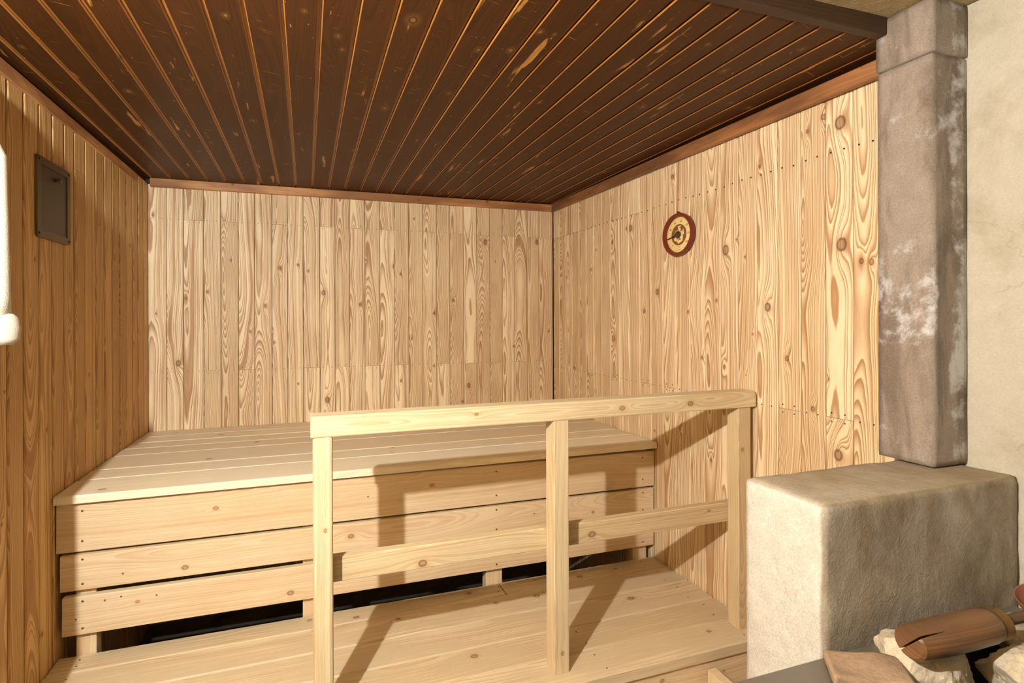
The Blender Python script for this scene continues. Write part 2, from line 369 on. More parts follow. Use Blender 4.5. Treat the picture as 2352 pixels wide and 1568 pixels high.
KR = [(-1.3517, 1.749, 0.0275), (-1.3071, 1.5631, 0.0116), (-1.2333, 1.3416, 0.0154), (-0.4311, 1.7606, 0.0189), (-0.7804, 1.9257, 0.0249), (-0.6303, 1.8807, 0.0198), (-0.7463, 1.9294, 0.0126), (-0.879, 1.53, 0.018), (-0.9695, 1.6132, 0.0212), (-1.1583, 1.5222, 0.0124), (-1.4697, 1.4405, 0.0091), (-1.4416, 1.2947, 0.0093), (-1.4376, 1.7132, 0.0077), (-1.4016, 1.7804, 0.0079), (-1.0688, 2.0948, 0.0184), (-1.3439, 1.3154, 0.0162), (-0.2528, 1.2144, 0.0175), (-0.6353, 1.3955, 0.0263), (-0.4829, 1.86, 0.0116), (-0.1655, 1.7386, 0.0154), (-0.2346, 1.4692, 0.0126), (-1.1111, 1.038, 0.0145), (-0.9491, 0.9955, 0.0116), (-1.7763, 2.0678, 0.0306), (-1.675, 2.0762, 0.0149), (-1.7253, 2.1034, 0.0158), (-1.779, 1.7109, 0.0305), (-1.835, 1.6565, 0.0147), (-1.8615, 1.6513, 0.0169), (-1.5295, 1.5334, 0.0236), (-1.6022, 1.365, 0.0198), (-1.7389, 1.3137, 0.0078), (-1.6907, 1.2157, 0.0161), (-1.5002, 2.0171, 0.012), (-1.6798, 1.7975, 0.0108), (-1.695, 1.6609, 0.0067), (-1.7413, 1.6484, 0.0065), (-1.2787, 0.9514, 0.0134), (-1.3359, 0.8703, 0.0114), (-1.3714, 2.1239, 0.0128), (-1.7695, 1.0933, 0.0281)]
KL = [(-1.1268, 2.0417, 0.0122), (-0.4465, 1.7469, 0.0141), (-0.5919, 1.8591, 0.0116), (-0.2601, 1.8237, 0.0134), (-1.0683, 1.6738, 0.0114), (-1.2213, 1.3094, 0.0091), (-1.0004, 1.1659, 0.0092), (-1.2349, 0.9683, 0.0113), (-1.0302, 0.5638, 0.0116), (-1.0996, 0.8101, 0.0074), (-0.3983, 1.1124, 0.0145), (-0.848, 1.4605, 0.0115), (-0.6944, 1.3004, 0.0141)]
KC = [(0.5613, -1.5856, 0.009), (0.9746, -1.6911, 0.0183), (0.2687, -1.2918, 0.0081), (0.0528, -1.2897, 0.0077), (0.8253, -1.5093, 0.0079), (0.7327, -1.6556, 0.0079), (0.9833, -1.1683, 0.0144), (0.5609, -0.934, 0.0137), (0.7097, -0.8429, 0.0098), (1.158, -1.3377, 0.0108), (1.1632, -1.6091, 0.0102), (1.2811, -1.7321, 0.0085), (1.8709, -1.7023, 0.0124), (1.32, -1.7322, 0.0064), (1.7195, -1.805, 0.0067), (1.9781, -1.8571, 0.0092)]

# ------------------------------------------------------------------ walls
GAP = 0.0018
BT = 0.014
def panel_wall(wall, mat, bounds, place, joints, knots, chamfer, tongue, z_lo=0.0, z_hi=ZT+0.012, tdepth=0.005):
    """bounds: board edges along the wall; place(s, z) -> world matrix; joints(i) -> heights where board i is pieced"""
    for i in range(len(bounds)-1):
        s0, s1 = bounds[i], bounds[i+1]; wdt = s1-s0-GAP
        cuts = [z_lo] + sorted(joints(i)) + [z_hi]
        for a, b in zip(cuts[:-1], cuts[1:]):
            L = b-a-0.001
            me = prism('board', board_profile(wdt, BT, chamfer, tongue, tdepth), 0, L)
            o = ob_new('board', me, mat, place(s0, a) @ Matrix.Translation((0, random.uniform(0, 0.0012), 0)), wall)
            ks = [(s-s0, z-a, max(0.0032, r*(0.36 if r < 0.02 else 0.45))) for s, z, r in knots if s0 <= s < s1 and a-0.02 <= z < b+0.02]
            if not ks and L > 0.5 and random.random() < 0.5: ks = rnd_knots(wdt, L, 1, 0.003, 0.006)
            set_knots(o, ks)

# back wall
SB = [-0.004, .078, .152, .243, .322, .404, .481, .565, .642, .721, .806, .885, .963, 1.045, 1.127, 1.208, 1.29, 1.371, 1.453, 1.531, 1.615, 1.697, 1.779, 1.859, 1.939, 2.022, 2.1, RW]
wall_back = struct(ob_new('wall_back', box_me('wall_back', (-0.08, BT+0.002, 0), (RW+0.08, 0.08, 2.30)), DARK, (0, 0, 0)), 'back wall clad in pale upright pine boards')
TOPJ = {2, 4, 7, 10, 12, 14, 17, 19, 21, 23, 25, 26}; LOWJ = {3, 5, 9, 11, 13, 15, 18, 20, 22, 24}
def jb(i): return ([1.995] if i in TOPJ else []) + ([1.238] if i in LOWJ else [])
panel_wall(wall_back, PINE, SB, lambda s, z: Matrix.Translation((s, 0, z)), jb, KB, 0.0030, 0.0)
it = []
for i in range(len(SB)-1):
    for s in (SB[i]+0.018, SB[i+1]-0.02):
        for z in (1.985, 2.006) if i in TOPJ else (1.996,): it.append(((s, 0.0002, z), (0, -1, 0), 0.0018))
        for z in (1.226, 1.25) if i in LOWJ else (1.238,): it.append(((s, 0.0002, z), (0, -1, 0), 0.0018))
nails('nail_heads', it, NAIL, wall_back)

# right wall: bounds run towards the viewer (s = -y)
SR = [0.0005 + 0.0812*k for k in range(25)]
SR[9:] = [.689+.001, .766, .847, .929, 1.009, 1.088, 1.169, 1.246, 1.327, 1.407, 1.487, 1.567, 1.650, 1.729, 1.810, 1.889]
for k in range(9): SR[k] = 0.0005 + 0.690*k/9
SR.append(1.972)
dR = Vector((AR, -1, 0)).normalized(); nR_ = Vector((1, AR, 0)).normalized()
def place_r(s, z): return axes(dR, nR_, Vector((0, 0, 1)), (xr(-s), -s, z))
wall_right = struct(ob_new('wall_right', None, None, Matrix.Identity(4)), 'right wall clad in upright knotty pine boards')
bmw = box_me('backing', (0, BT+0.002, 0), (1.99, 0.08, 2.30))
bpy.data.objects.remove(wall_right)
wall_right = struct(ob_new('wall_right', bmw, DARK, place_r(0, 0)), 'right wall clad in upright knotty pine boards')
LOWR = {8, 11, 13, 18, 20, 22, 24, 3, 5}; TOPR = {0, 2, 3, 5, 8, 10}
def jr(i): return ([1.988] if i in TOPR else []) + ([1.201] if i in LOWR else [])
panel_wall(wall_right, PINE, SR, place_r, jr, [(-y, z, r) for y, z, r in KR], 0.0046, 0.0)
it = []
for i in range(len(SR)-1):
    for s in (SR[i]+0.02, SR[i+1]-0.022):
        for z in (1.986+random.uniform(-.003, .003),): it.append((place_r(s, z) @ Vector((0, 0.0002, 0)), -nR_, 0.0028))
        for z in (1.189, 1.214) if i in LOWR else (1.201,): it.append((place_r(s, z) @ Vector((0, 0.0002, 0)), -nR_, 0.0022))
nails('nail_heads', it, NAIL, wall_right)

# left wall: bounds run away from the viewer (s = y)
SLn = [-3.30 + 0.0815*k for k in range(26)]
SL = [y for y in SLn if y < -1.25] + [-1.201, -1.12, -1.038, -.957, -.879, -.804, -.719, -.630, -.545, -.466, -.384, -.305, -.223, -.148, -.072, -0.001]
dL = Vector((AL, 1, 0)).normalized(); nL_ = Vector((-1, AL, 0)).normalized()
def place_l(s, z): return axes(dL, nL_, Vector((0, 0, 1)), (xl(s), s, z))
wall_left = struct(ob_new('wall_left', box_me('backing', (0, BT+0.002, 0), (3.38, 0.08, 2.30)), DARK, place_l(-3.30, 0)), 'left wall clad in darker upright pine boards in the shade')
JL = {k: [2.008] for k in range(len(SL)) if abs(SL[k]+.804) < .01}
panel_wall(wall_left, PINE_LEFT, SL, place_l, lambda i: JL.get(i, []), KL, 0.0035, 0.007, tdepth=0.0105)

# plastered part of the right wall beyond the pillar
def plaster():
    ny, nz = 60, 60; y0, y1 = -1.972, -3.9
    v, f = [], []
    for j in range(ny+1):
        for k in range(nz+1):
            y = y0+(y1-y0)*j/ny; z = ZCON*k/nz
            v.append((xr(y)+0.002+0.005*noise.noise((y*5, z*5, 3.1))+0.002*noise.noise((y*19, z*19, 1.1)), y, z))
    for j in range(ny):
        for k in range(nz):
            a = j*(nz+1)+k; f.append((a, a+1, a+nz+2, a+nz+1))
    n = len(v)
    v += [(xr(y)+0.09, y, z) for y in (y0, y1) for z in (0, ZCON)]
    f.append((n, n+1, n+3, n+2))
    me = bpy.data.meshes.new('wall_plaster'); me.from_pydata(v, [], f)
    for p in me.polygons: p.use_smooth = True
    return me
struct(ob_new('wall_plaster', plaster(), PLASTER, Matrix.Identity(4)), 'cream plastered wall beyond the stone pillar')
struct(ob_new('floor', box_me('floor', (-0.2, -4.2, -0.05), (2.5, 0.08, 0)), FLOORM, (0, 0, 0)), 'concrete floor')

# ------------------------------------------------------------------ ceilings, cornice
def cplace(x, y, z): return axes(Vector((1, 0, 0.0075)).normalized(), Vector((-0.0075, 0, 1)).normalized(), Vector((0, -1, 0)), (x, y, z))
ceiling = struct(ob_new('ceiling', box_me('ceiling', (-0.06, YEDGE, 0.021), (RW+0.055, 0.02, 0.03)), DARK, axes(Vector((1, 0, 0.0075)).normalized(), Vector((0, 1, 0)), Vector((-0.0075, 0, 1)).normalized(), (0, 0, zc(0)))), 'ceiling of dark stained boards with worn golden edges')
CX = [0.110-0.0826*2 + 0.0826*k for k in range(30)]
CX = [max(x, -0.028) for x in CX if x > -0.06 and x < RW+0.02]
CX = [x for x in CX if x < RW-0.005] + [RW+0.045]
for i in range(len(CX)-1):
    x0, x1 = CX[i], CX[i+1]; wd = x1-x0-0.0008
    if wd < 0.02: continue
    L = -YEDGE-0.004+random.uniform(-0.002, 0.002)
    prof = board_profile(wd, 0.019, 0.0028, 0.0065, 0.006)
    me = prism('ceiling_board', prof, 0, L, lambda e: 1 if e in (1, 3, 4, 5) else 0)
    o = ob_new('ceiling_board', me, [CEIL, AMBER], cplace(x0, -0.003, zc(x0)+random.uniform(0, 0.001)), ceiling)
    ks = [(kx-x0, -ky-0.003, kr*0.6) for kx, ky, kr in KC if x0 <= kx < x1]
    if len(ks) < 2: ks += rnd_knots(wd, L, 1, 0.004, 0.008)
    set_knots(o, ks)

def trim(name, label, p0, p1, inward, mat, h=0.042, t=0.02, knots=3):
    """cornice strip under the ceiling, from p0 to p1 (wall line), standing off along inward"""
    p0, p1 = Vector(p0), Vector(p1); d = (p1-p0); L = d.length; Z = d.normalized(); Yv = -Vector(inward)
    X = Yv.cross(Z)
    me = prism(name, [(0, t), (0, 0.003), (0.003, 0), (h-0.003, 0), (h, 0.003), (h, t)], 0, L)
    off = p0 - Yv*t
    if X.z < 0: off = off + Vector((0, 0, h))
    o = struct(ob_new(name, me, mat, axes(X, Yv, Z, off)), label); set_knots(o, rnd_knots(h, L, knots, 0.004, 0.007)); return o
trim('trim_1', 'stained cornice strip along the top of the back wall', (0.012, -0.0005, ZT-0.003), (RW-0.012, -0.0005, ZT+0.007), (0, -1, 0), TRIM)
trim('trim_2', 'stained cornice strip along the top of the left wall', (xl(-3.3)+.0005, -3.3, ZT-0.003), (xl(0)+.0005, 0.0, ZT-0.003), (1, 0, 0), TRIM)
trim('trim_3', 'patchy stained cornice strip along the top of the right wall', (xr(0)-.0005, 0.0, ZT+0.006), (xr(-1.95)-.0005, -1.95, ZT+0.006), (-1, 0, 0), TRIM_DARK, h=0.047)
o = trim('trim_4', 'dark batten closing the front edge of the board ceiling', (-0.02, YEDGE, 2.186), (2.099, YEDGE, 2.194), (0, -1, 0), BATTEN, h=0.046, t=0.024)
def slab():
    nx, ny = 40, 40; v, f = [], []
    for i in range(nx+1):
        for j in range(ny+1):
            x = -0.08+2.45*i/nx; y = YEDGE+0.02-2.0*j/ny
            v.append((x, y, ZCON+0.004*noise.noise((x*4, y*4, 7))))
    for i in range(nx):
        for j in range(ny):
            a = i*(ny+1)+j; f.append((a, a+1, a+ny+2, a+ny+1))
    n = len(v); v += [(-0.08, YEDGE+0.02, 2.32), (2.37, YEDGE+0.02, 2.32), (2.37, YEDGE-1.98, 2.32), (-0.08, YEDGE-1.98, 2.32)]
    f.append((n, n+1, n+2, n+3))
    me = bpy.data.meshes.new('ceiling_concrete'); me.from_pydata(v, [], f)
    for p in me.polygons: p.use_smooth = True
    return me
struct(ob_new('ceiling_concrete', slab(), CONC, Matrix.Identity(4)), 'rough concrete ceiling in front of the boarded one')

# ------------------------------------------------------------------ upper bench
def top_place(x, y, z): return axes(Vector((0, -1, 0)), Vector((0, 0, -1)), Vector((1, 0, 0)), (x, y, z))   # X towards viewer, front up, length along +X
def face_place(x, y, z, tilt=0.0):
    Z = Vector((1, 0, tilt)).normalized(); Y = Vector((0, 1, 0)); return axes(Y.cross(Z), Y, Z, (x, y, z))    # front to viewer, X down, length along +X
bench = root('sauna_bench', (1.1, -0.49, 0), 'wide upper pine bench against the back wall with three slatted front boards', 'bench')
BY = [0.002, -.13, -.252, -.36, -.478, -.675, -.797, -.975]
for a, b in zip(BY[:-1], BY[1:]):
    first = b < -0.9
    wd = a-b-0.001; x0 = xl(b)+0.004; L = xr(a)-0.004-x0
    o = ob_new('seat_plank', prism('seat_plank', board_profile(wd, 0.025, 0.005), 0, L), BENCH, top_place(x0, a-0.0005, ZB+random.uniform(-.0008, .0008)), bench)
    set_knots(o, rnd_knots(wd, L, 2))
TL = -0.0055
for zt_, zb_, x0, x1, tk in ((0.9215, 0.7665, -0.008, 2.203, 0.022), (0.756, 0.6445, 0.001, 2.199, 0.022), (0.625, 0.504, 0.006, 2.199, 0.022)):
    o = ob_new('front_board', prism('front_board', board_profile(zt_-zb_, tk, 0.002), 0, x1-x0), FASCIA, face_place(x0, -0.955, zt_, TL), bench)
    set_knots(o, [(0.06, 0.45, 0.006), (0.055, 1.2, 0.006), (0.07, 1.75, 0.007)] if zt_ > 0.9 else rnd_knots(zt_-zb_, x1-x0, 3, 0.004, 0.008))
for x in (0.034, 0.72, 1.418, 2.108):
    me = prism('upright', rounded_profile(0.055 if x < 1 else 0.07, 0.045, 0.002, 1), 0, 0.918)
    ob_new('upright', me, FASCIA, (x, -0.932, 0.0), bench)
for y in (-0.35, -0.62):
    ob_new('support_rail', prism('support_rail', rounded_profile(0.045, 0.09, 0.002, 1), 0, 2.15), FASCIA, axes(Vector((0, 1, 0)), Vector((0, 0, 1)), Vector((1, 0, 0)), (0.02, y, 0.832)), bench)
it = []
for x in (0.06, 1.455, 2.143):
    for z in (0.895, 0.80, 0.742, 0.665, 0.61, 0.525): it.append(((x, -0.9552, z+TL*x), (0, -1, 0), 0.0038))
for x, z in ((0.17, .68), (.012+.03, .555), (.12, .602), (.165, .607), (.265, .595), (.95, .842), (1.62, .70)): it.append(((x, -0.9552, z), (0, -1, 0), 0.0030))
nails('screw_heads', it, SCREW, bench)

# ------------------------------------------------------------------ lower platform
plat = root('bench_platform', (1.1, -1.22, 0), 'low pine platform of long planks in front of the bench under the handrail', 'platform')
PY = [-.934, -1.026, -1.158, -1.291, -1.415, -1.541]
for i, (a, b) in enumerate(zip(PY[:-1], PY[1:])):
    wd = a-b-0.0022; x0 = xl(b)+0.004; x1 = xr(a)-0.004
    spans = [(x0, 1.466), (1.472, x1)] if i == 0 else [(x0, x1)]
    for s0, s1 in spans:
        o = ob_new('deck_plank', prism('deck_plank', board_profile(wd, 0.035, 0.004), 0, s1-s0), DECK, top_place(s0, a-0.001, ZP+random.uniform(-.001, .001)), plat)
        set_knots(o, rnd_knots(wd, s1-s0, 3, 0.005, 0.009))
o = ob_new('front_board', prism('front_board', board_profile(0.14, 0.022, 0.002), 0, 2.17), FASCIA, face_place(0.0, -1.53, 0.3945), plat)
set_knots(o, [(0.03, 1.79, 0.005), (0.05, 2.03, 0.003), (0.06, 1.0, 0.006)])
for x in (0.03, 0.75, 1.42, 2.1):
    ob_new('joist', prism('joist', rounded_profile(0.045, 0.09, 0.002, 1), 0, 0.565), FASCIA, axes(Vector((1, 0, 0)), Vector((0, 0, 1)), Vector((0, -1, 0)), (x, -0.936, 0.3045)), plat)
    for y in (-0.965, -1.46):
        ob_new('leg', prism('leg', rounded_profile(0.045, 0.045, 0.002, 1), 0, 0.304), FASCIA, (x, y-0.0225, 0), plat)
it = []
for i, (a, b) in enumerate(zip(PY[:-1], PY[1:])):
    for x in (0.055, 1.452 if i == 0 else 1.60, 2.13): 
        for y in (a-0.03, b+0.03): it.append(((x+random.uniform(-.01, .01), y, ZP+0.0002), (0, 0, 1), 0.0030))
nails('screw_heads', it, SCREW, plat)

# ------------------------------------------------------------------ handrail
rail = root('handrail', (1.48, -1.46, ZP), 'pine handrail on three square posts with a middle rail, standing on the platform', 'handrail')
def post(x, w, d, r, y1, lean=0.0):
    me = prism('post', rounded_profile(w, d, r, 2), 0, 1.1905-ZP-0.0012)
    o = ob_new('post', me, RAIL, axes(Vector((1, 0, 0)), Vector((0, 1, 0)), Vector((lean, 0, 1)).normalized(), (x, y1-d, ZP+0.0012)), rail)
    set_knots(o, rnd_knots(w, 0.7, 1, 0.003, 0.005))
post(0.751, 0.050, 0.055, 0.009, -1.435, -0.004)
post(1.4375, 0.050, 0.056, 0.003, -1.435)
post(2.137, 0.054, 0.050, 0.003, -1.437)
def top_rail():
    bm = bmesh.new(); bmesh.ops.create_cube(bm, size=1)
    lo, hi = (0, 0, 0), (0.056, 0.058, 1.466)
    for v in bm.verts: v.co = Vector([lo[i]+(hi[i]-lo[i])*(v.co[i]+0.5) for i in range(3)])
    # nosing at the wall end
    e = [e for e in bm.edges if all(v.co.z > 1 and v.co.x < 0.01 for v in e.verts)]
    bmesh.ops.bevel(bm, geom=e, offset=0.014, segments=3, profile=0.5, affect='EDGES')
    bmesh.ops.bevel(bm, geom=bm.edges[:], offset=0.003, segments=2, profile=0.5, affect='EDGES')
    me = bpy.data.meshes.new('top_rail'); bm.to_mesh(me); bm.free(); return me
o = ob_new('top_rail', top_rail(), RAIL, face_place(0.744, -1.492, 1.2465), rail)
set_knots(o, [(0.03, 1.19, 0.008), (0.03, 0.93, 0.006), (0.02, 0.45, 0.004)])
o = ob_new('middle_rail', prism('middle_rail', rounded_profile(0.067, 0.030, 0.003, 2), 0, 1.435), RAIL, face_place(0.760, -1.4348, 0.8505), rail)
set_knots(o, [(0.042, 0.84, 0.009), (0.05, 0.29, 0.010), (0.02, 1.3, 0.004)])

# ------------------------------------------------------------------ concrete plinth and stone pillar
def rough_block(name, lo, hi, r, n, amp, seed, freq=9.0):
    bm = bmesh.new(); bmesh.ops.create_cube(bm, size=1)
    size = [hi[i]-lo[i] for i in range(3)]
    for ax in range(3):
        cuts = max(2, int(size[ax]/n))
        for k in range(1, cuts):
            co = Vector((0, 0, 0)); co[ax] = -0.5+k/cuts; no = Vector((0, 0, 0)); no[ax] = 1
            bmesh.ops.bisect_plane(bm, geom=bm.verts[:]+bm.edges[:]+bm.faces[:], plane_co=co, plane_no=no)
    for v in bm.verts:
        p = Vector([lo[i]+size[i]*(v.co[i]+0.5) for i in range(3)])
        q = Vector([min(max(p[i], lo[i]+r), hi[i]-r) for i in range(3)])
        d = p-q
        if d.length > 1e-6: p = q + d.normalized()*r if sum(abs(c) > 1e-6 for c in d) > 1 else p
        s = noise.noise(p*freq+Vector((seed, 0, 0)))*amp + noise.noise(p*freq*4+Vector((0, seed, 0)))*amp*0.35
        c = Vector([(lo[i]+hi[i])/2 for i in range(3)]); nrm = Vector([(p[i]-c[i])/size[i] for i in range(3)])
        m = max(range(3), key=lambda i: abs(nrm[i])); e = Vector((0, 0, 0)); e[m] = math.copysign(1, nrm[m])
        v.co = p + e*s
    me = bpy.data.meshes.new(name); bm.to_mesh(me); bm.free()
    for p in me.polygons: p.use_smooth = True
    return me
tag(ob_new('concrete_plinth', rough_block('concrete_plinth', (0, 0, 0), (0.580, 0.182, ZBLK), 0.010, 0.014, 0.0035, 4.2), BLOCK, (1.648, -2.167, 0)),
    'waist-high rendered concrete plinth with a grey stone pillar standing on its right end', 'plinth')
pil = root('stone_pillar', (2.165, -2.017, ZBLK), 'square pinkish grey stone pillar with white bloom between the pine wall and the plaster', 'pillar')
ob_new('shaft', rough_block('shaft', (0, 0, 0), (0.121, 0.120, 2.108-ZBLK-0.003), 0.004, 0.015, 0.0016, 8.1), STONE, (2.104, -2.077, ZBLK+0.003), pil)
ob_new('capital_block', rough_block('capital_block', (0, 0, 0), (0.127, 0.123, ZCON-2.111), 0.004, 0.015, 0.0014, 2.7), STONE, (2.1005, -2.079, 2.1100), pil)

# ------------------------------------------------------------------ thermometer
REDW = mat_plain('red_brown_case', srgb(112, 44, 26), 0.35, var=0.12, scale=60)
CREAM = mat_plain('dial_cream', srgb(232, 206, 140), 0.5, var=0.05)
PRINT = mat_plain('dial_print', srgb(70, 48, 22), 0.6, var=0.05)
MEDAL = mat_plain('medallion_brown', srgb(128, 82, 40), 0.6, var=0.35, scale=160)
BLACK = mat_plain('pointer_black', srgb(34, 28, 26), 0.4, var=0.05)
def text_mesh(s, size):
    cu = bpy.data.curves.new('txt', 'FONT'); cu.body = s; cu.size = size; cu.align_x = 'CENTER'; cu.align_y = 'CENTER'
    ob = bpy.data.objects.new('txt', cu); me = bpy.data.meshes.new_from_object(ob)
    bpy.data.objects.remove(ob); bpy.data.curves.remove(cu); me.name = 'numeral'; return me
TY, TZ = -1.122, 1.841
TM = axes(dR, Vector((0, 0, 1)), -nR_, (xr(TY)-0.001, TY, TZ))
th = tag(ob_new('thermometer', None, None, TM), 'round sauna thermometer with red-brown rim and cream dial on the right wall', 'thermometer')
def tpart(name, me, mat, x=0, y=0, z=0, rot=0, par=None):
    return ob_new(name, me, mat, TM @ Matrix.Translation((x, y, z)) @ Matrix.Rotation(rot, 4, 'Z'), par or th)
tpart('case', lathe('case', [(0.074, 0.0), (0.083, 0.001), (0.087, 0.006), (0.0885, 0.020), (0.0865, 0.0235), (0.082, 0.025), (0.076, 0.0235), (0.0735, 0.019), (0.0725, 0.008), (0.0, 0.008)], 48, caps=False), REDW)
dial = tpart('dial', lathe('dial', [(0.0723, 0.0085), (0.0723, 0.0105), (0.070, 0.0112)], 48), CREAM)
tpart('medallion', lathe('medallion', [(0.0435, 0.0112), (0.0435, 0.0120), (0.042, 0.0122)], 40), MEDAL, par=dial)
def flat_poly(name, pts, h):
    n = len(pts); me = bpy.data.meshes.new(name)
    me.from_pydata([(x, y, 0) for x, y in pts]+[(x, y, h) for x, y in pts], [], [tuple(range(n, 2*n))]+[(i, (i+1) % n, n+(i+1) % n, n+i) for i in range(n)])
    return me
def blob(cx, cy, rx, ry, rot, n=14, wob=0.18):
    pts = []
    for i in range(n):
        a = 2*math.pi*i/n; rr = 1+wob*math.sin(3*a+cx*400)
        x, y = rx*rr*math.cos(a), ry*rr*math.sin(a); pts.append((cx+x*math.cos(rot)-y*math.sin(rot), cy+x*math.sin(rot)+y*math.cos(rot)))
    return pts
for cx, cy, rx, ry, rt in ((0.013, -0.004, 0.012, 0.018, 0.2), (0.004, 0.021, 0.007, 0.009, 0.4), (-0.014, 0.012, 0.009, 0.005, 0.6), (-0.019, -0.017, 0.008, 0.008, 0), (0.007, -0.028, 0.015, 0.006, 0.3), (-0.006, -0.022, 0.004, 0.009, -0.5), (0.026, 0.008, 0.004, 0.012, 0.1), (0.004, 0.033, 0.011, 0.003, 0.1)):
    tpart('medallion_print', flat_poly('medallion_print', blob(cx, cy, rx, ry, rt), 0.0002), CREAM, z=0.0122, par=dial)
for k in range(8):
    a = math.radians(228-38*k); s = str(20*k)
    tpart('numeral', text_mesh(s, 0.0125), PRINT, 0.0555*math.cos(a), 0.0555*math.sin(a), 0.0115, par=dial)
tpart('numeral', text_mesh('°C', 0.013), PRINT, 0.002, -0.0525, 0.0115, par=dial)
tk = bmesh.new()
for k in range(71):
    a = math.radians(228-3.8*k); r0 = 0.0635 if k % 5 == 0 else 0.0655; r1 = 0.0690
    u = Vector((math.cos(a), math.sin(a), 0)); p = Vector((-u.y, u.x, 0))*(0.0005 if k % 5 == 0 else 0.0003)
    tk.faces.new([tk.verts.new(q) for q in (u*r0-p, u*r1-p, u*r1+p, u*r0+p)])
tk.faces.new([tk.verts.new(q) for q in ((-0.012, -0.0625, 0), (0.012, -0.0625, 0), (0.012, -0.0613, 0), (-0.012, -0.0613, 0))])
me = bpy.data.meshes.new('scale_marks'); tk.to_mesh(me); tk.free()
o = tpart('scale_marks', me, PRINT, z=0.0114, par=dial); o['kind'] = 'stuff'
pa = math.radians(190.5)
tpart('pointer', flat_poly('pointer', [(0, -0.0022), (0.064, -0.0016), (0.066, 0), (0.064, 0.0016), (0, 0.0022)], 0.001), BLACK, 0, 0, 0.0165, pa)
tpart('hub', lathe('hub', [(0.0135, 0.0122), (0.0145, 0.018), (0.0125, 0.022), (0.007, 0.0235)], 24), mat_plain('hub_grey', srgb(62, 58, 50), 0.35))
tpart('hanging_nail', lathe('hanging_nail', [(0.0022, 0.0), (0.0022, 0.012), (0.004, 0.0125), (0.004, 0.0145)], 12), NAIL, -0.004, 0.094, 0)

# ------------------------------------------------------------------ ventilation hatch on the left wall
BRONZE = mat_plain('bronze_frame', srgb(98, 82, 58), 0.45, 0.35, var=0.12, scale=18)
BRONZED = mat_plain('bronze_panel', srgb(66, 52, 34), 0.4, 0.35, var=0.15, scale=12)
VY, VZ = -0.9635, 1.8615
VM = axes(dL, Vector((0, 0, 1)), -nL_, (xl(VY)+0.0005, VY, VZ))
vh = tag(ob_new('ventilation_hatch', None, None, VM), 'dark bronze metal ventilation hatch screwed to the left wall', 'vent hatch')
W2, H2 = 0.106, 0.120
def frame_me():
    o_, i_ = rounded_profile(2*W2, 2*H2, 0.010, 4), rounded_profile(2*W2-0.044, 2*H2-0.044, 0.002, 4)
    o_ = [(x-W2, y-H2) for x, y in o_]; i_ = [(x-W2+0.022, y-H2+0.022) for x, y in i_]
    n = len(o_); v = []
    for z, s in ((0, 0), (0.006, 0), (0.007, 0.001)): v += [(x*(1-s/W2), y*(1-s/H2), z) for x, y in o_]
    for z in (0.007, 0.004): v += [(x, y, z) for x, y in i_]
    f = []
    for k in range(4):
        for i in range(n):
            j = (i+1) % n; f.append((k*n+i, k*n+j, (k+1)*n+j, (k+1)*n+i))
    me = bpy.data.meshes.new('frame'); me.from_pydata(v, [], f); return me
def vpart(name, me, mat, x=0, y=0, z=0): return ob_new(name, me, mat, VM @ Matrix.Translation((x, y, z)), vh)
vpart('frame', frame_me(), BRONZE)
vpart('panel', box_me('panel', (-W2+0.0215, -H2+0.0215, 0.0), (W2-0.0215, H2-0.0215, 0.0045), 0.0008, 1), BRONZED)
sm = lathe('screw', [(0.0045, 0.0068), (0.0045, 0.0080), (0.003, 0.0090)], 12)
for sx in (-1, 1):
    for sy in (-1, 1): vpart('screw', sm, BLACK, sx*(W2-0.011), sy*(H2-0.011))
vpart('knob', lathe('knob', [(0.004, 0.004), (0.004, 0.009), (0.009, 0.011), (0.0085, 0.015), (0.005, 0.016)], 20), BRONZE, 0.018, 0.072)

